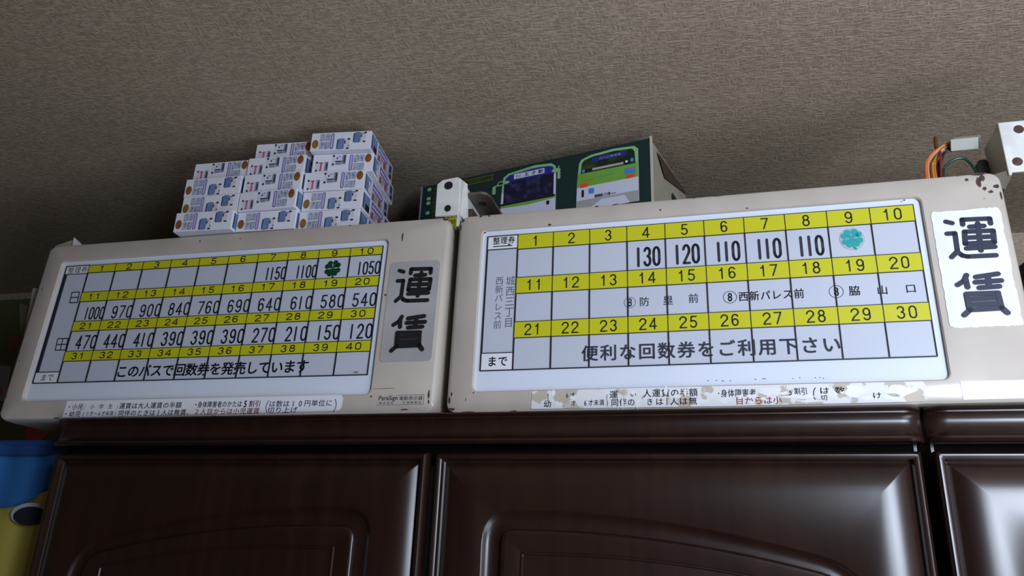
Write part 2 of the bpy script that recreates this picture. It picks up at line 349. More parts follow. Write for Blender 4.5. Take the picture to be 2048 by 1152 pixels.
def grid(t, rows, numsz, wide, n0, black_w):
    """rows: (strip low, strip high, window low) from the top; one plate per ticket number, one window per fare"""
    rngs = []
    for ri, (s0, s1, w0) in enumerate(rows):
        for c in range(10):
            n = n0 + ri * 10 + c
            pl = MB().box(c + .0, c + 1.0, -.0, .03, s0, s1).build('number_plate', 'yellow', t)
            s = str(n); hh = numsz
            cx = c + .5; cz = (s0 + s1) / 2
            nb = MB(); dw = .165 if hh > .25 else .175; pt_ = .255 if hh > .25 else .262; x = cx - (len(s) - 1) * pt_ / 2
            for ch in s:
                for st in NUM.get(ch) or DIG[ch]: nb.stroke([(x - dw / 2 + px * dw, cz - hh / 2 + pz * hh) for px, pz in st], .036 if hh > .25 else .030, -.004)
                x += pt_
            nb.build('numeral', 'black', pl)
            MB().box(c + .02, c + .98, .02, .034, w0, s0).build('fare_window', 'window', t)
    for c in range(11):
        MB().box(c - black_w / 2, c + black_w / 2, -.007, .034, 0, 3.88).build('divider', 'black', t)
    ln = MB()
    for s0, s1, w0 in rows:
        for z in (s0, s1): ln.box(0, 10, -.006, .033, z - .009, z + .009)
    ln.box(-.87, 10.0, -.006, .034, -.012, .012); ln.box(-.87, 0, -.006, .034, 3.865, 3.89); ln.box(-.885, -.86, -.006, .034, -.01, 3.89)
    ln.box(-.86, 0, -.006, .034, .33 if len(rows) == 4 else .465, .35 if len(rows) == 4 else .485); ln.box(-.86, 0, -.006, .034, 3.585 if len(rows) == 4 else 3.46, 3.60 if len(rows) == 4 else 3.48)
    ln.build('grid_line', 'black', t)
def chips(t, spots, mi='rust'):
    for x, z, rx, rz in spots: MB().poly(flat(blob(x, z, rx, rz), -.064)).build('paint_chip', mi, t)
def clover(cx, cz, r, y, m1, m2):
    mb = MB()
    for k in range(4):
        a = R(45 + 90 * k + 4)
        for s in (-1, 1):
            b = a + s * R(19); mb.poly(flat(ell(cx + r * .68 * math.cos(b), cz + r * .68 * math.sin(b), r * .285, r * .285, 14), y - .001 * (k + (s > 0)) * .5), 0)
        mb.poly([(cx, y, cz), (cx + r * .62 * math.cos(a - R(36)), y, cz + r * .62 * math.sin(a - R(36))), (cx + r * .8 * math.cos(a), y, cz + r * .8 * math.sin(a)), (cx + r * .62 * math.cos(a + R(36)), y, cz + r * .62 * math.sin(a + R(36)))], 0)
    mb.stroke([(cx, cz - r * .2), (cx + r * .12, cz - r * 1.0), (cx + r * .3, cz - r * 1.12)], r * .14, y - .004, 0)
    for k in range(4):
        a = R(45 + 90 * k + 4); mb.stroke([(cx + r * .15 * math.cos(a), cz + r * .15 * math.sin(a)), (cx + r * .7 * math.cos(a), cz + r * .7 * math.sin(a))], r * .05, y - .006, 1)
    return mb
def washer(mb, cx, cz, r, y, mi=0): mb.poly(flat(ell(cx, cz, r, r, 18), y), mi)

# ---- left board -------------------------------------------------
LZ = 5.29291
lt, lp = board((-19.01628, 19.24233, LZ), (-0.0419355, 0, 0.0047805), 4.66, 2.45, 'beige metal fare board with forty yellow numbers and silver side plate, on the left')
grid(lt, [(3.60, 3.865, 2.93), (2.615, 2.93, 1.95), (1.63, 1.95, .98), (.665, .98, .0)], .185, 1.22, 1, .018)
FL = {(0, 6): '1150', (0, 7): '1100', (0, 9): '1050'}
for i, s in enumerate(['1000', '970', '900', '840', '760', '690', '640', '610', '580', '540']): FL[(1, i)] = s
for i, s in enumerate(['470', '440', '410', '390', '390', '390', '270', '210', '150', '120']): FL[(2, i)] = s
for (r, c), s in FL.items():
    z0 = (2.985, 2.00, 1.04)[r]; four = len(s) == 4
    fare(s, c + (1.0 if c < 9 else .98), z0, .42 if r < 2 else .45, .14 if four else .178, .188 if four else .262, .046 if r < 2 else .052, .012).build('fare_figures', 'ink', lt)
MB().box(-.84, -.02, .02, .034, .36, 3.585).build('label_window', 'window', lt)
MB().box(-.86, -.01, .012, .034, 3.60, 3.865).build('label_plate', 'sticker', lt)
MB().box(-.86, -.01, .012, .034, .012, .33).build('label_plate', 'sticker', lt)
jp('整理券', -.80, -.04, 3.735, .235, .008, .0).build('lettering', 'ink', lt)
jp('まで', -.66, -.16, .17, .24, .008, .002).build('lettering', 'faint', lt)
MB().box(-.845, -.775, -.01, .03, .36, 3.585).build('black_bar', 'ink', lt)
g = MB(); ww = .032
for pts in ([(-.40, 2.96), (-.12, 2.96), (-.09, 2.60), (-.37, 2.60), (-.40, 2.96)], [(-.39, 2.78), (-.10, 2.78)],
            [(-.43, 1.41), (-.05, 1.41), (-.03, 1.04), (-.41, 1.04), (-.43, 1.41)], [(-.42, 1.22), (-.04, 1.22)], [(-.24, 1.41), (-.22, 1.04)]): g.stroke(pts, ww, .012)
g.build('lettering', 'ink', lt)
jp('このバスで回数券を発売しています', 2.0, 8.22, .29, .40, .008, .020, fill=1.04).build('lettering', 'ink', lt)
clover(8.50, 3.25, .28, .012, 'green', 'dgreen').build('clover_sticker', ['dgreen', 'green'], lt)['label'] = 'dark green four-leaf clover sticker'
pl = MB().prism(rrect(10.34, 11.82, .31, 3.27, .12, 5), -.075, -.055).build('silver_plate', 'silver', lt); pl['label'] = 'silver rounded plate with two black characters'
g = MB()
for i, s in enumerate(UNCHIN): g.stroke([(x, z - .30) for x, z in s], .118, -.079 - i * .0016)
g.build('lettering', 'black', pl)
st = MB().prism([(.60, -1.09), (.62, -.59), (9.37, -.575), (9.41, -.66), (9.40, -.92), (9.34, -1.0), (6, -1.04)], -.072, -.058).build('notice_sticker', 'sticker', lt)
a = MB(); y = -.075
jp('・小児', .66, 1.24, -.78, .19, y, .012, a); jp('(', 1.24, 1.36, -.78, .17, y, .0, a, 1); jp('小学生', 1.40, 2.32, -.78, .15, y, .01, a, 1, fill=.5); jp(')', 2.34, 2.46, -.78, .17, y, 0, a, 1)
jp('運賃は大人運賃の半額', 2.46, 4.52, -.775, .19, y, .012, a); jp('・', 4.88, 5.06, -.775, .18, y, .02, a); jp('身体障害者のかたは', 5.02, 6.42, -.775, .19, y, .014, a); jp('5', 6.42, 6.62, -.77, .22, y, .03, a); jp('割引', 6.62, 7.0, -.775, .19, y, .012, a)
jp('・幼児', .60, 1.22, -.985, .19, y, .012, a); jp('(1才～6才未満)', 1.24, 2.46, -.985, .15, y, .008, a, 0); jp('同伴のときは', 2.48, 3.72, -.985, .18, y, .012, a); jp('1', 3.72, 3.9, -.985, .18, y, .03, a); jp('人は無賃、', 3.90, 4.92, -.985, .18, y, .012, a)
a.build('lettering', ['ink', 'faint'], st)
a = MB(); jp('２人目からは小児運賃', 4.94, 7.0, -.975, .18, y, .012, a).build('red_lettering', 'maroon', st)
a = MB(); jp('は数は10円単位に', 7.24, 9.14, -.79, .19, y, .010, a); jp('切り上げ', 7.22, 8.14, -.965, .18, y, .010, a)
a.stroke(arc(7.30, -.86, .13, .20, 125, 235, 6), .022, y); a.stroke(arc(9.12, -.86, .13, .20, 55, -55, 6), .022, y); a.build('blue_lettering', 'blue', st)
pt = MB().prism(rrect(10.42, 11.72, -.88, -.60, .02, 2), -.066, -.058).build('maker_label', 'paint', lt)
a = MB(); fit('ParaSign', 10.45, 10.98, -.78, -.62, -.069, .02, a); jp('電動表示器', 11.02, 11.68, -.70, .11, -.069, .01, a); jp('株式会社　　交通電業社', 10.46, 11.66, -.815, .07, -.069, .002, a)
for s in ([(10.94, -.61), (11.71, -.61), (11.71, -.87), (10.43, -.87)],): a.stroke(s, .010, -.069)
a.build('lettering', 'faint', pt)
chips(lt, [(3.9, 4.42, .03, .03), (5.3, 4.40, .02, .02), (11.86, 4.55, .10, .03), (11.55, 4.62, .04, .02), (10.60, 4.06, .025, .14), (10.28, 2.28, .035, .04), (10.62, -.42, .35, .008), (11.83, -.60, .03, .10), (11.85, -.80, .02, .06), (11.2, -1.0, .10, .02),
           (.4, -1.10, .10, .018), (2.6, -1.11, .14, .016), (5.6, -1.11, .10, .02), (-1.5, 3.1, .012, .08), (-1.55, .7, .01, .05), (8.9, 4.58, .04, .015), (10.22, -.63, .03, .03), (-1.62, -.4, .01, .05), (9.7, .06, .08, .012)])
# side hinge plate and top bracket of the left board
MB().prism([(-2.62, 3.48), (-1.5, 3.48), (-1.5, .7), (-2.28, .7)], .62, .72).build('side_flange', 'paint', lt)
MB().prism([(-3.35, 3.10), (-2.42, 2.90), (-2.75, 1.65)], .95, 1.05).build('dark_triangle_plate', 'steel', lt)  # dark triangular plate standing in for an unclear dark wedge
MB().prism([(-1.74, 4.62), (-1.74, 4.76), (-1.0, 4.96), (-.93, 4.62)], .16, .22).build('top_bracket', 'box_in', lt)
MB().prism([(-1.0, 4.97), (-.96, 4.60), (-.50, 4.60)], .06, .15).build('bracket_gusset', 'paint_w', lt)

# ---- right board ------------------------------------------------
RZ = 5.33624
rt, rp = board((-4.99881, 19.37413, RZ), (-0.0174414, 0, -0.0162465), 4.585, 2.15, 'beige metal fare board with thirty yellow numbers and white side sticker, on the right')
grid(rt, [(3.43, 3.875, 2.59), (2.12, 2.585, 1.31), (.865, 1.31, .0)], .285, 1.0, 1, .020)
for c, s in ((3, '130'), (4, '120'), (5, '110'), (6, '110'), (7, '110')):
    fare(s, c + .845, 2.67, .57, .17, .235, .066, .012).build('fare_figures', 'ink', rt)
MB().box(-.85, -.02, .02, .034, .49, 3.46).build('label_window', 'window', rt)
MB().box(-.86, -.01, .012, .034, 3.48, 3.865).build('label_plate', 'sticker', rt)
MB().box(-.86, -.01, .012, .034, .012, .465).build('label_plate', 'sticker', rt)
a = MB(); jp('整理券', -.73, -.08, 3.735, .24, .008, .012, a); a.stroke([(-.70, 3.565), (-.20, 3.565)], .028, .008); a.poly([(-.28, .007, 3.62), (-.28, .007, 3.565), (-.13, .007, 3.56)]); a.build('lettering', 'black', rt)
jp('まで', -.71, -.13, .245, .30, .008, .016).build('lettering', 'black', rt)
jpv('西新パレス前', -.475, 2.66, 1.14, .24, .016, .0).build('lettering', 'faint', rt)
jpv('城西三丁目', -.165, 2.66, 1.16, .27, .016, .0).build('lettering', 'faint', rt)
def ring8(cx, cz, r, m):
    a = MB(); a.stroke(arc(cx, cz, r, r, 0, 360, 24), .013, .014); fit('8', cx - .055, cx + .055, cz - .115, cz + .115, .014, .02, a); a.build('lettering', m, rt)
ring8(3.05, 1.70, .145, 'faint'); ring8(5.54, 1.70, .16, 'ink'); ring8(8.02, 1.70, .16, 'ink')
a = MB(); jp('防', 3.28, 3.56, 1.70, .27, .014, .006, a); jp('塁', 3.88, 4.16, 1.70, .27, .014, .006, a); jp('前', 4.51, 4.79, 1.72, .27, .014, .006, a); a.build('lettering', 'faint', rt)
jp('西新パレス前', 5.73, 7.30, 1.70, .27, .014, .012).build('lettering', 'ink', rt)
a = MB(); jp('脇', 8.29, 8.57, 1.70, .27, .014, .010, a); jp('山', 8.91, 9.18, 1.68, .25, .014, .010, a); jp('口', 9.53, 9.80, 1.68, .24, .014, .010, a); a.build('lettering', 'ink', rt)
jp('便利な回数券をご利用下さい', 1.78, 8.02, .37, .44, .010, .022, fill=.92).build('lettering', 'faint', rt)
MB().prism(ell(8.53, 3.06, .29, .30, 28), .0, .012).build('clear_disc', 'disc', rt)
clover(8.52, 3.08, .27, -.006, 'teal', 'green').build('clover_sticker', ['teal', 'sky'], rt)['label'] = 'pale teal four-leaf clover sticker on a clear disc'
n = 12; e0 = [(10.31 + .03 * (k % 2), .75 + k * .24) for k in range(n)]
pts = []
for k in range(30): pts.append((10.37 + (11.76 - 10.37) * k / 29, 3.60 + random.uniform(-.022, .008)))
for k in range(30): pts.append((11.83 + random.uniform(-.03, .008), 3.56 - (3.56 - .66) * k / 29))
for k in range(30): pts.append((11.77 - (11.77 - 10.42) * k / 29, .625 + random.uniform(-.008, .018)))
for k in range(30): pts.append((10.33 + random.uniform(-.006, .012), .69 + (3.52 - .69) * k / 29))
pl = MB().prism(pts[::-1], -.075, -.055).build('white_plate', 'sticker', rt); pl['label'] = 'white ragged-edged sticker with two dark characters'
g = MB()
for i, s in enumerate(UNCHIN): g.stroke(s, .118, -.079 - i * .0016)
g.build('lettering', 'navy', pl)
st = MB().prism([(.55, -1.06), (.56, -.60), (3, -.585), (9.60, -.60), (9.64, -.70), (9.62, -1.0), (9.55, -1.06), (5, -1.08)], -.072, -.058).build('notice_sticker', 'worn', rt); st['label'] = 'long worn sticker, its writing half peeled off'
a = MB(); y = -.075; ty = .012
for s, x0, x1, zc, h in (('J', .90, 1.04, -.75, .18), ('6才', 1.40, 1.68, -.73, .14), (')', 2.40, 2.52, -.74, .19), ('運', 2.52, 2.75, -.74, .21), ('い', 3.02, 3.20, -.74, .15), ('人運賃の半額', 3.34, 4.66, -.73, .21),
                        ('幼', .86, 1.08, -.94, .19), ('才', 1.55, 1.70, -.93, .14), ('6才未満)', 1.86, 2.54, -.93, .16), ('同伴の', 2.56, 3.16, -.94, .20), ('き', 3.42, 3.6, -.94, .19), ('は', 3.64, 3.84, -.94, .19), ('1', 3.84, 4.0, -.94, .21), ('人は無', 3.98, 4.64, -.94, .20),
                        ('・', 5.08, 5.2, -.77, .16), ('身体障害者', 5.18, 6.0, -.77, .20), ('5割引', 6.68, 7.14, -.77, .20), ('は数', 7.34, 8.0, -.76, .18), ('切', 7.40, 7.56, -.93, .14), ('け', 8.50, 8.72, -.90, .16)):
    jp(s, x0, x1, zc, h, y, ty, a)
a.stroke(arc(7.36, -.85, .10, .18, 120, 240, 6), .022, y)
a.build('lettering', 'ink', st)
jp('目からは小', 5.50, 6.56, -.96, .20, y, .012).build('red_lettering', 'red', st)
a = MB()
for x, z, rx, rz in ((1.12, -.66, .05, .09), (1.62, -.80, .07, .05), (2.44, -.70, .05, .06), (3.10, -.69, .1, .05), (3.90, -.66, .04, .10), (4.17, -.82, .11, .05), (4.36, -.72, .035, .1), (1.28, -.96, .10, .07), (2.85, -.98, .03, .12), (3.22, -.98, .06, .10), (4.72, -.97, .16, .08),
                     (5.62, -.86, .07, .05), (5.9, -.86, .10, .05), (6.3, -.74, .28, .10), (6.75, -.70, .05, .03), (6.98, -.89, .35, .05), (6.62, -.80, .1, .04), (7.66, -.84, .1, .12), (7.9, -.82, .05, .03), (8.15, -.78, .22, .14), (8.35, -.96, .12, .06), (9.1, -.80, .35, .12), (5.85, -1.0, .06, .04), (6.15, -.92, .06, .04), (8.9, -.95, .2, .07), (5.25, -.96, .14, .05), (7.2, -1.0, .35, .03)):
    MB().poly(flat(blob(x, z, rx, rz, 13, .4), -.0765)).build('peeled_patch', 'bare', st)
s2 = MB().prism([(10.35, -1.04), (10.35, -.62), (11.9, -.62), (11.9, -1.03)], -.070, -.058).build('blank_sticker', 'bare', rt)
chips(rt, [(11.50, 4.30, .07, .13), (11.58, 4.42, .06, .09), (11.60, 4.12, .05, .05), (11.72, 4.02, .05, .04), (11.25, 4.40, .04, .035), (11.86, 4.16, .07, .05), (11.55, 4.53, .16, .03), (11.1, 4.54, .05, .015), (11.55, 3.86, .015, .012), (11.92, 3.9, .02, .10),
           (-1.62, 4.42, .05, .04), (-1.68, 4.20, .03, .10), (-1.70, 3.9, .02, .08), (-1.1, 4.50, .04, .02), (-.85, 4.50, .02, .04), (2.2, 4.52, .05, .02), (2.7, 4.53, .10, .015), (4.8, 4.53, .05, .015), (5.4, 4.54, .12, .015), (3.9, 4.25, .025, .025), (-.95, 3.98, .03, .02), (.9, 4.07, .05, .03),
           (-1.60, -.62, .02, .06), (-1.64, -.78, .03, .08), (-1.56, -1.02, .08, .03), (-1.1, -1.10, .16, .018), (-1.2, -.78, .01, .05), (.1, -1.1, .1, .012), (-1.0, -.6, .02, .02), (2.1, -.63, .03, .02), (6.1, 4.1, .04, .015), (9.8, 3.98, .03, .02)])
a = MB()
for x, z, rx in ((4.9, -.42, .025), (5.1, -.42, .02), (5.25, -.44, .03), (5.42, -.44, .02), (6.0, -.42, .03), (6.2, -.41, .05), (6.85, -.42, .015), (7.0, -.41, .02), (7.35, -.42, .02), (7.45, -.42, .015), (7.52, -.44, .02)): a.poly(flat(blob(x, z, rx, .011), .033))
a.build('ink_residue', 'faint', rt)['kind'] = 'stuff'
# left bracket of the right board: white angle with two holes, horizontal steel flange behind it
br = MB()
br.prism([(-2.50, 4.66), (-2.52, 5.70), (-2.36, 5.83), (-1.92, 5.88), (-1.84, 5.84), (-1.80, 4.80), (-1.86, 4.64)], -.02, .06, 0)
br.poly([(-1.84, -.02, 5.84), (-1.70, .30, 5.80), (-1.60, .35, 4.45), (-1.80, -.02, 4.72)], 0)
br.box(-1.84, -1.76, 0, 2.2, 4.3, 5.78, 0)
b1 = br.build('corner_bracket', ['paint_w'], rt)
MB().prism(rrect(-2.30, -2.04, 5.50, 5.76, .12, 5), -.023, -.019).build('bolt_hole', 'black', b1); MB().prism(ell(-2.14, 4.88, .10, .11), -.023, -.019).build('bolt_hole', 'black', b1)
fl = MB()
pts = [(-1.86, .45), (-1.30, .45), (-1.16, .55), (-1.10, .75), (-1.06, 2.3), (-1.86, 2.3)]
fl.rings([[(x, yy, 5.52) for x, yy in pts], [(x, yy, 5.60) for x, yy in pts]], True, True, True); fl.build('flange', 'steel', rt)
a = MB(); a.rings([[(-1.45 + .12 * math.cos(t), 1.05 + .14 * math.sin(t), z) for t in [k * math.pi / 8 for k in range(16)]] for z in (5.515, 5.519)], True, True, True); a.build('bolt_hole', 'black', rt)
MB().box(-1.86, -1.5, .35, 2.2, 4.3, 5.0).build('bracket_foot', 'rust', rt)
# right bracket
br = MB(); br.box(12.22, 13.75, -.04, .05, 4.52, 5.93, 0); br.box(12.18, 12.26, -.04, 1.2, 4.45, 5.93, 0); br.box(12.2, 13.7, 0, 1.0, 5.86, 5.93, 0)
b2 = br.build('corner_bracket', ['paint_w'], rt, bevel=.03)
for hx, hz in ((12.60, 5.68), (12.42, 4.79), (13.3, 5.68)): MB().prism(ell(hx, hz, .115, .115, 18), -.046, -.041).build('bolt_hole', 'rust', b2)
MB().prism([(11.60, 4.45), (12.24, 4.62), (12.24, 4.42), (12.06, 4.10), (11.9, 4.2)], .02, .9).build('bracket_neck', 'steel', rt)
MB().prism(rrect(11.86, 12.12, 4.85, 5.45, .1, 4), .9, 1.1).build('rubber_grommet', 'w_black', rt)
# wires and connector above the right end
def spl(P, n=7):
    o = []
    for i in range(len(P) - 1):
        p0, p1, p2, p3 = Vector(P[max(i - 1, 0)]), Vector(P[i]), Vector(P[i + 1]), Vector(P[min(i + 2, len(P) - 1)])
        for k in range(n):
            t = k / n; o.append(0.5 * ((2 * p1) + (-p0 + p2) * t + (2 * p0 - 5 * p1 + 4 * p2 - p3) * t * t + (-p0 + 3 * p1 - 3 * p2 + p3) * t ** 3))
    o.append(Vector(P[-1])); return o
for k, m in enumerate(('w_orange', 'w_tan', 'w_brown', 'w_yellow', 'w_orange', 'w_black', 'w_black')):
    d = k * .055
    MB().tube(spl([(11.42, 1.0 + .03 * k, 6.12 - .03 * k), (11.15 + .3 * d, 1.0, 6.0 - .3 * d), (10.82 + .8 * d, .98 + .02 * k, 5.72 - .4 * d), (10.66 + d, .95, 5.30), (10.66 + d, .95, 4.3)]), .032).build('wire', m, rt)
MB().tube(spl([(11.10, 1.2, 6.42), (11.08, 1.2, 6.1), (11.12, 1.2, 5.7), (11.02, 1.1, 5.3), (11.0, 1.1, 4.3)]), .05).build('wire', 'w_brown', rt)
MB().tube(spl([(11.0, .9, 4.2), (11.05, .9, 5.15), (11.20, .9, 5.42), (11.48, .9, 5.55), (11.68, .9, 5.42), (11.82, .9, 5.0), (11.85, .9, 4.3)]), .035).build('wire', 'w_green', rt)
MB().tube(spl([(11.0, .9, 4.4), (10.98, .9, 5.0), (11.05, .9, 5.6), (11.10, 1.0, 5.9)]), .03).build('wire', 'w_red', rt)
c = MB().box(-.31, .31, -.42, .42, -.15, .15).build('connector', 'nylon', rt, bevel=.02)
c.location = (11.74 * U, 1.05 * U, 6.06 * U); c.rotation_euler = (R(32), R(10), R(-18))
MB().box(.18, .30, -.20, .20, -.08, .10).build('connector_socket', 'paint_w', c)

# ------------------------------------------------------------------ white model boxes stacked on the left board
BW, BD, BH = 1.96, 2.32, .655
def bus_front(mb, u0, u1, v0, v1, y):       # blue little bus printed lying on its side
    X = lambda u: u0 + (u1 - u0) * u; Z = lambda v: v0 + (v1 - v0) * v
    mb.prism([(X(.0), Z(.1)), (X(.06), Z(.92)), (X(.2), Z(1)), (X(.55), Z(.97)), (X(.55), Z(.03)), (X(.1), Z(0))], y - .003, y, 1)
    mb.box(X(.0), X(.08), y - .004, y - .002, Z(.08), Z(.9), 2); mb.box(X(.55), X(.92), y - .003, y, Z(.05), Z(.92), 3)
    mb.box(X(.78), X(.97), y - .005, y - .002, Z(.84), Z(.98), 4); mb.box(X(.72), X(.93), y - .005, y - .002, Z(.02), Z(.14), 4); mb.box(X(.56), X(.64), y - .005, y - .002, Z(.5), Z(.75), 4)
    mb.box(X(.62), X(.74), y - .005, y - .002, Z(.2), Z(.45), 0)
def bus_rear(mb, u0, u1, v0, v1, y, red):
    X = lambda u: u0 + (u1 - u0) * u; Z = lambda v: v0 + (v1 - v0) * v
    mb.box(X(.0), X(.98), y - .003, y, Z(.06), Z(.95), 0); mb.box(X(.0), X(.14), y - .004, y, Z(.80), Z(.98), 4); mb.box(X(.0), X(.14), y - .004, y, Z(.02), Z(.2), 4)
    if red:
        mb.box(X(.34), X(.50), y - .004, y, Z(.1), Z(.9), 6); mb.box(X(.25), X(.55), y - .004, y, Z(.78), Z(.9), 6); mb.box(X(.28), X(.5), y - .004, y, Z(.06), Z(.16), 6)
        mb.box(X(.72), X(1.0), y - .004, y, Z(.05), Z(.95), 5); mb.box(X(.84), X(.96), y - .006, y, Z(.2), Z(.8), 2)
    else:
        mb.box(X(.22), X(.75), y - .004, y, Z(.32), Z(.42), 4); mb.box(X(.25), X(.68), y - .004, y, Z(.06), Z(.3), 5); mb.box(X(.72), X(1.0), y - .004, y, Z(.1), Z(.98), 5); mb.box(X(.84), X(.96), y - .006, y, Z(.25), Z(.92), 2)
        mb.box(X(.3), X(.4), y - .004, y, Z(.6), Z(.75), 4); mb.box(X(.42), X(.6), y - .004, y, Z(.8), Z(.88), 5)
PM = ['pwhite', 'bblue', 'dblue', 'pale', 'black', 'mgrey', 'pink']
def scribble(x0, x1, z0, z1, y):
    mb = MB()
    for (a, b, c, d) in ((0, .48, .0, .46), (.5, 1, .0, .46), (0, .5, .52, 1), (.54, 1, .54, 1)):
        mb.prism(rrect(x0 + (x1 - x0) * a, x0 + (x1 - x0) * b, z0 + (z1 - z0) * c, z0 + (z1 - z0) * d, .02, 2), y - .003, y)
    rr = random.Random(3)
    for k in range(9):
        zz = z0 + (z1 - z0) * (k + .5) / 9 + rr.uniform(-.01, .01); xa = x0 + (x1 - x0) * rr.uniform(0, .4)
        mb.poly([(xa, y - .005, zz), (xa + (x1 - x0) * .55, y - .005, zz - .028), (xa + (x1 - x0) * .5, y - .005, zz - .036), (xa, y - .005, zz - .012)], 1)
    return mb
def model_box(x, yy, z, yaw, up, bronze, label):
    """up: seal low on the left (printed upright); otherwise the carton lies upside down with the seal high on the right"""
    t = empty('model_box', x, yy, z, label, 'box', 'white model bus boxes stacked on the left fare board', (0, 0, R(yaw)))
    MB().box(0, BW, 0, BD, .004, BH - .004).build('carton', 'card', t, bevel=.012)
    y = -.002; V = BH
    if up:
        s = MB().prism(ell(.15, .25 * 1, .105, .155), y - .004, y)
        ti = scribble(.29, .62, .06, V - .05, y); pi = (.64, .755); a = MB(); b = MB(); bus_front(a, .86, 1.30, .02, .42, y); bus_front(b, 1.38, 1.82, .24, V - .03, y)
    else:
        s = MB().prism(ell(1.80, V - .18, .105, .155), y - .004, y)
        ti = scribble(1.34, 1.68, .06, V - .05, y); pi = (1.20, 1.31); a = MB(); b = MB(); bus_rear(a, .64, 1.08, .24, V - .03, y, False); bus_rear(b, .12, .52, .04, .40, y, True)
    s.build('seal_print', 'bronze' if bronze else 'gold', t); ti.build('title_print', ['pgrey', 'pwhite'], t)
    p = MB().prism(rrect(pi[0], pi[1], .05, V - .04, .055, 4), y - .003, y, 0); p.prism(rrect(pi[0] + .022, pi[1] - .022, .075, V - .065, .032, 4), y - .005, y - .002, 1); p.build('pill_banner', ['purple', 'lilac'], t)
    a.build('bus_picture', PM, t); b.build('bus_picture', PM, t)
    # printed right-hand side
    sx = BW + .003
    def q(y0, y1, z0, z1, mi, o=0): sd.box(sx - .002, sx + .001 + o, y0, y1, z0, z1, mi)
    sd = MB()
    q(.08, .62, .08, .60, 1); q(.10, .16, .1, .58, 2, .001); q(.40, .60, .12, .5, 3, .001) if not up else q(.3, .6, .1, .3, 4, .001)
    q(.72, 1.86, .03, V - .03, 7); q(.78, 1.62, .36, .58, 0, .001)
    sd.rings([[(sx + .003, a_, c_) for a_, c_ in rrect(.74, 1.70, .37, .57, .09, 4)], [(sx + .003, a_, c_) for a_, c_ in rrect(.79, 1.65, .41, .53, .05, 4)]])
    for i in range(len(sd.m) - 24, len(sd.m)): sd.m[i] = 8
    sd.poly([(sx + .003, a_, c_) for a_, c_ in rrect(.79, 1.65, .41, .53, .05, 4)], 9)
    q(.80, .95, .06, .28, 10, .001); q(1.35, 1.52, .10, .30, 10, .001); q(1.88, 2.26, .06, V - .06, 5); q(1.95, 2.15, .3, V - .1, 2, .001); q(2.0, 2.2, .1, .24, 4, .001)
    sd.build('side_print', ['pwhite', 'bblue', 'dblue', 'pale', 'black', 'mgrey', 'pink', 'mauve', 'purple', 'lilac', 'brown'], t)
    return t
ZB = 9.965
rowz = lambda k: ZB + .664 * k
A = [(-12.01, 19.71, 1.5, 1, 0), (-11.99, 19.72, 2, 1, 0), (-11.99, 19.66, 4.5, 0, 1), (-11.83, 19.72, 6.5, 0, 1), (-11.87, 19.52, 5.5, 1, 0)]
B = [(-13.98, 19.45, 2, 1, 1), (-14.00, 19.40, -.5, 0, 1), (-13.98, 19.46, 2, 0, 1), (-14.02, 19.56, 2.5, 0, 1), (-14.0, 19.82, 4, 0, 1)]
C = [(-15.96, 19.14, 2, 1, 1), (-16.0, 19.36, 1.5, 1, 0), (-16.05, 19.39, 1.5, 1, 1), (-15.99, 19.58, 1.5, 0, 1)]
for cn, colm in (('right', A), ('middle', B), ('left', C)):
    for k, (x, yy, yaw, up, brz) in enumerate(colm):
        lv = 'topmost' if k == len(colm) - 1 else ('lowest', 'second from bottom', 'third from bottom', 'fourth from bottom')[k]
        model_box(x, yy, rowz(k), yaw, up, brz, 'white bus model box, seal %s, %s in the %s stack' % ('low left' if up else 'high right', lv, cn))

# ------------------------------------------------------------------ big dark green bus box behind the right board
BX, BY = -9.67, 23.60; yaw = R(-12.6986); BZB = 4.14; LEN = 8.416
bt = empty('bus_model_carton', BX, BY, BZB, 'large dark green carton with two printed buses standing behind the fare boards', 'box', None, (0, 0, yaw))
T = 13.3 - BZB; zz = lambda z: z - BZB
MB().box(0, LEN, 0, .05, 0, T).build('front_panel', 'box_green', bt)
bd = MB(); bd.box(0, .05, .05, 3.9, 0, T, 0); bd.box(0, LEN, 3.85, 3.9, 0, T, 0); bd.box(0, LEN - .3, .05, 3.9, T - .05, T, 0); bd.box(0, LEN, .05, 3.9, 0, .05, 0)
bd.box(LEN - .55, LEN - .5, .05, 3.85, 0, T - .1, 1); bd.build('carton_body', ['box_green', 'box_in'], bt)
fl = MB(); fl.rings([[(LEN - .02, .10, T - .02), (LEN + .04, 3.9, T + .02), (LEN + .04, 3.9, 2.0), (LEN - .02, .55, 2.0)], [(LEN - .08, .10, T - .02), (LEN - .02, 3.9, T + .02), (LEN - .02, 3.9, 2.0), (LEN - .08, .55, 2.0)]], True, True, True)
fl.build('end_flap', 'box_in', bt)
fl = MB(); fl.rings([[(LEN + .045, .5, T - .2), (LEN + .05, 3.88, T + .0), (LEN + .05, 3.88, T - .12), (LEN + .045, 1.3, T - .75)], [(LEN + .05, .5, T - .2), (LEN + .055, 3.88, T), (LEN + .055, 3.88, T - .12), (LEN + .05, 1.3, T - .75)]], True, True, True)
fl.build('flap_tear', 'rust', bt)
MB().box(LEN + .045, LEN + .06, 2.1, 3.7, 4.5, T - .9).build('flap_print', 'box_green', bt)
MB().box(-.02, .03, -.02, .06, 0, T).build('left_edge', 'mgrey', bt); MB().box(LEN - .03, LEN + .03, -.03, .06, 0, T + .06).build('right_edge', 'box_edge', bt)
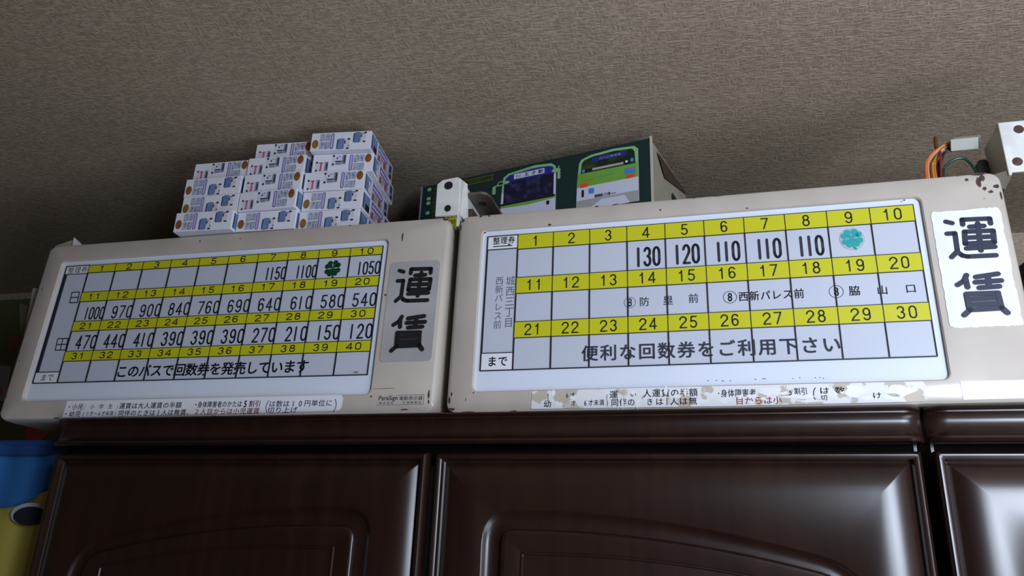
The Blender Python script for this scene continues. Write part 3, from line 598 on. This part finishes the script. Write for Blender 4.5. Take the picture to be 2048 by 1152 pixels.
# bus front picture
F = lambda o, y0=-.006: o
def P(mb, pts, d, mi): mb.prism([(x, zz(z)) for x, z in pts], -.004 - d * .002, -.002, mi); return mb
f = MB()
P(f, [(3.20, 11.2), (3.24, 12.6), (3.30, 12.95), (3.47, 13.08), (3.95, 13.16), (4.45, 13.19), (5.03, 13.13), (5.17, 13.02), (5.22, 12.7), (5.22, 11.2)], 1, 0)
P(f, [(3.30, 12.72), (3.33, 12.97), (3.50, 13.04), (4.0, 13.10), (4.5, 13.11), (5.05, 13.06), (5.16, 12.95), (5.18, 12.76)], 2, 2)
P(f, [(3.24, 12.4), (3.28, 12.98), (3.46, 13.10), (4.45, 13.21), (5.05, 13.15), (5.20, 13.02), (5.22, 12.8), (5.14, 12.8), (5.12, 13.0), (5.0, 13.06), (4.45, 13.12), (3.5, 13.03), (3.36, 12.92), (3.34, 12.4)], 3, 1)
P(f, rrect(3.68, 4.80, 12.84, 13.03, .02, 2), 4, 0)
P(f, rrect(3.32, 5.14, 11.93, 12.77, .03, 2), 4, 3)
P(f, [(3.22, 11.92), (5.20, 11.92), (5.20, 11.86), (4.2, 11.80), (3.22, 11.84)], 5, 5)
P(f, [(3.22, 11.99), (5.2, 11.99), (5.2, 11.91), (3.22, 11.91)], 6, 4)
P(f, ell(3.40, 12.78, .12, .06, 12), 6, 1); P(f, ell(5.22, 12.85, .16, .07, 12), 6, 1)
P(f, rrect(4.9, 5.0, 11.66, 11.8, .01, 1), 6, 4)
f.stroke([(3.95, zz(12.0)), (4.15, zz(12.25))], .02, -.018, 4)
f.build('bus_front_print', ['pwhite', 'mint', 'deepblue', 'glassp', 'black', 'lime'], bt)
f = MB(); f.stroke([(3.30, zz(12.86)), (3.10, zz(12.84)), (3.06, zz(12.70)), (3.30, zz(12.72))], .035, -.012); P(f, rrect(2.88, 3.00, 12.42, 12.72, .04, 3), 2, 0); f.stroke([(2.95, zz(12.70)), (3.10, zz(12.74))], .05, -.012)
P(f, rrect(5.27, 5.37, 12.52, 12.80, .04, 3), 2, 0); f.stroke([(5.28, zz(12.86)), (5.32, zz(12.98))], .04, -.012)
f.build('mirror_print', 'mint', bt)
f = jp('王子駅', 4.02, 4.80, zz(12.935), .15, -.016, .02); fit('王57', 3.74, 3.94, zz(12.88), zz(12.97), -.016, 0, f); f.build('destination_lettering', 'black', bt)
# bus rear picture
f = MB()
P(f, [(5.93, 11.2), (5.96, 12.2), (6.02, 12.9), (6.10, 13.04), (6.44, 13.15), (7.2, 13.20), (7.88, 13.14), (8.0, 13.02), (8.0, 11.2)], 1, 0)
P(f, [(5.96, 12.04), (5.96, 12.2), (6.02, 12.9), (6.10, 13.04), (6.44, 13.15), (7.2, 13.20), (7.88, 13.14), (8.0, 13.02), (7.99, 12.04)], 2, 1)
P(f, [(5.97, 12.04), (5.98, 12.54), (7.98, 12.54), (7.98, 12.04)], 3, 2)
P(f, [(6.08, 12.52), (6.12, 12.88), (6.2, 13.0), (6.5, 13.07), (7.2, 13.11), (7.8, 13.06), (7.88, 12.96), (7.91, 12.52)], 3, 3)
P(f, rrect(6.47, 7.61, 12.88, 13.03, .01, 1), 5, 4); P(f, rrect(6.48, 7.52, 12.57, 12.65, .01, 1), 5, 5); P(f, rrect(6.2, 6.47, 12.54, 12.66, .01, 1), 5, 6); P(f, rrect(7.53, 7.72, 12.56, 12.70, .01, 1), 5, 6); P(f, ell(7.62, 12.64, .045, .045, 12), 6, 0); P(f, ell(7.80, 12.66, .06, .07, 10), 6, 7); P(f, ell(6.18, 12.60, .05, .07, 10), 6, 7)
P(f, rrect(7.55, 7.90, 12.20, 12.40, .01, 1), 5, 7); P(f, rrect(7.60, 7.87, 12.04, 12.17, .02, 2), 5, 8); P(f, rrect(6.07, 6.34, 12.02, 12.16, .03, 2), 5, 8)
P(f, rrect(6.12, 6.20, 11.68, 11.93, .01, 1), 5, 6); P(f, rrect(6.36, 6.54, 11.76, 11.94, .01, 1), 5, 7)
P(f, [(5.94, 11.2), (5.94, 11.57), (7.99, 11.57), (7.99, 11.2)], 4, 5); P(f, [(6.3, 11.2), (6.8, 11.50), (7.55, 11.48), (7.7, 11.2)], 5, 0); P(f, ell(7.5, 11.46, .07, .03, 10), 6, 0)
f.build('bus_rear_print', ['pwhite', 'mint', 'lime', 'glassg', 'deepblue', 'silver', 'black', 'sky', 'orange'], bt)
f = MB(); fit('出入口専用車', 6.72, 7.44, zz(12.905), zz(13.0), -.018, .01, f, 0); fit('ご乗車', 7.60, 7.86, zz(12.31), zz(12.37), -.018, .01, f, 0); f.stroke([(6.66, zz(12.0)), (6.67, zz(12.0))], .001, -.018)
f.build('white_lettering', 'pwhite', bt)
f = MB(); fit('Green Bus', 6.72, 7.22, zz(12.28), zz(12.35), -.014, 0, f); f.build('green_lettering', 'teal', bt)
f = MB(); f.stroke([(6.09, zz(12.24)), (6.5, zz(12.26))], .03, -.014); f.build('tail_lamp_print', 'orange', bt)
f = MB(); fit('8888-118', 6.56, 7.08, zz(11.58), zz(11.69), -.016, .03, f); f.stroke([(7.10, zz(11.62)), (7.26, zz(11.62))], .02, -.016); f.build('plate_lettering', 'black', bt)
# printed text on the left part of the carton
f = jp('東京都交通局路線バス仕様', 1.42, 2.90, zz(13.10), .15, -.006, .012); f.box(1.40, 2.9, -.004, -.001, zz(13.19), zz(13.205)); f.box(1.40, 2.9, -.004, -.001, zz(13.0), zz(13.015)); f.build('yellow_lettering', 'gtext', bt)
f = MB()
for k, z in enumerate((13.10, 12.93, 12.74, 12.58, 12.42, 12.24, 12.06, 11.9)):
    jp('乗降口扉開閉車内灯点灯'[k:k + 6 + k % 2], .50, 1.25, zz(z), .15, -.006, .004, f)
f.build('olive_lettering', 'gtext', bt)
for z in (13.08, 12.72, 12.54, 12.16): MB().prism(rrect(.25, .40, zz(z), zz(z) + .12, .02, 2), -.006, -.002).build('bullet_mark', 'mint', bt)
yb = MB().box(1.08, 1.56, -.012, -.002, zz(10.0), zz(12.15)).build('yellow_band', 'btext', bt)
f = MB(); fit('BUS', 1.16, 1.50, zz(11.86), zz(12.0), -.016, .02, f); fit('CO', 1.2, 1.5, zz(11.62), zz(11.76), -.016, .02, f); f.build('band_lettering', 'ink', yb)

# ------------------------------------------------------------------ dark bag at the far right, on the second wardrobe
import itertools
def lumpy():
    mb = MB(); nu, nv = 36, 20; rs = []
    rr = random.Random(5); ph = [rr.uniform(0, 6) for _ in range(8)]
    for j in range(nv + 1):
        v = j / nv; z = 6.75 * v
        w = (.82 + .18 * math.sin(math.pi * min(1, v * 1.3))) * (1 if v < .8 else max(.12, math.cos((v - .8) / .2 * math.pi / 2 * .95)))
        rs.append([((2.6 * math.copysign(abs(math.cos(t)) ** .7, math.cos(t))) * w * (1 + .06 * math.sin(5 * t + ph[0] + 5 * v) + .04 * math.sin(11 * t + ph[1] - 9 * v) + rr.uniform(-.02, .02)), (2.6 * math.copysign(abs(math.sin(t)) ** .7, math.sin(t))) * w * (1 + .06 * math.sin(6 * t + ph[2] - 6 * v) + .04 * math.sin(12 * t + 8 * v) + rr.uniform(-.02, .02)), z) for t in [2 * math.pi * i / nu for i in range(nu)]])
    return mb.rings(rs, True, True, True)
bg = lumpy().build('plastic_bag', 'bag', None, smooth=60); bg.location = (11.3 * U, 24.7 * U, EYE + 4.14 * U)
tag(bg, 'dark grey-green stuffed bag behind the right end of the right fare board', 'bag')

# ------------------------------------------------------------------ cloth banner left of the wardrobe, poster on the back wall
ct = empty('hanging_cloth', -21.6, 20.5, 3.75, 'blue and yellow printed cloth hanging left of the wardrobe', 'cloth')
def wav(x): return .10 * math.sin(x * 2.1) + .05 * math.sin(x * 5 + 1)
def cloth(x0, x1, zf1, zf0, n, m, mt, dy, nm, par):
    mb = MB(); rs = []
    for i in range(n + 1):
        x = x0 + (x1 - x0) * i / n; a, b = zf1(x), zf0(x)
        rs.append([(x, wav(x) * (1 - .4 * (j / m)) + dy, a + (b - a) * j / m) for j in range(m + 1)])
    mb.rings(rs, False); o = mb.build(nm, mt, par, smooth=60)
    s = o.modifiers.new('thickness', 'SOLIDIFY'); s.thickness = .02 * U; return o
bnd = lambda x: -2.02 + .50 * math.exp(-((x - 2.35) / 1.6) ** 2) - .12 * math.sin(x * 1.7)
cloth(-3.2, 2.9, lambda x: -.35, bnd, 40, 6, 'c_blue', 0, 'blue_cloth', ct)
cloth(-3.2, 2.9, bnd, lambda x: -9.0, 40, 10, 'c_yellow', 0, 'yellow_cloth', ct)
cloth(-3.2, 2.9, lambda x: .0, lambda x: -.42, 40, 3, 'c_navy', -.06, 'hem', ct)
MB().tube([(-3.4, .05, -.02), (3.17, .05, -.02)], .10, 10).build('rod', 'c_navy', ct)
ys = wav(1.6) - .16
MB().prism([(x, z) for x, z in ell(1.72, -2.22, .60, .27, 24)], ys - .01, ys).build('dark_oval_print', 'c_dark', ct)
MB().prism([(x, z) for x, z in ell(1.66, -2.16, .66, .32, 24)], ys + .005, ys + .012).build('pale_oval_print', 'c_pale', ct)
pt = empty('wall_poster', -36.5, 31.9, 2.0, 'faded green picture poster on the back wall at the left edge', 'poster')
MB().box(-6, 6.2, -.05, .08, 0, 11.35).build('sheet', 'p_green', pt)
MB().prism([(-3, 5.6), (2.2, 5.9), (2.0, 7.7), (-3, 7.9)], -.07, -.05).build('pale_print', 'p_white', pt)
f = MB(); f.prism(ell(1.75, 8.95, .35, .45, 12), -.08, -.06); f.build('orange_print', 'brown', pt)
MB().prism(ell(4.6, 4.4, .7, .6, 12), -.08, -.06).build('red_print', 'maroon', pt); MB().prism(ell(1.2, 6.3, .7, .35, 12), -.09, -.07).build('red_print', 'maroon', pt)
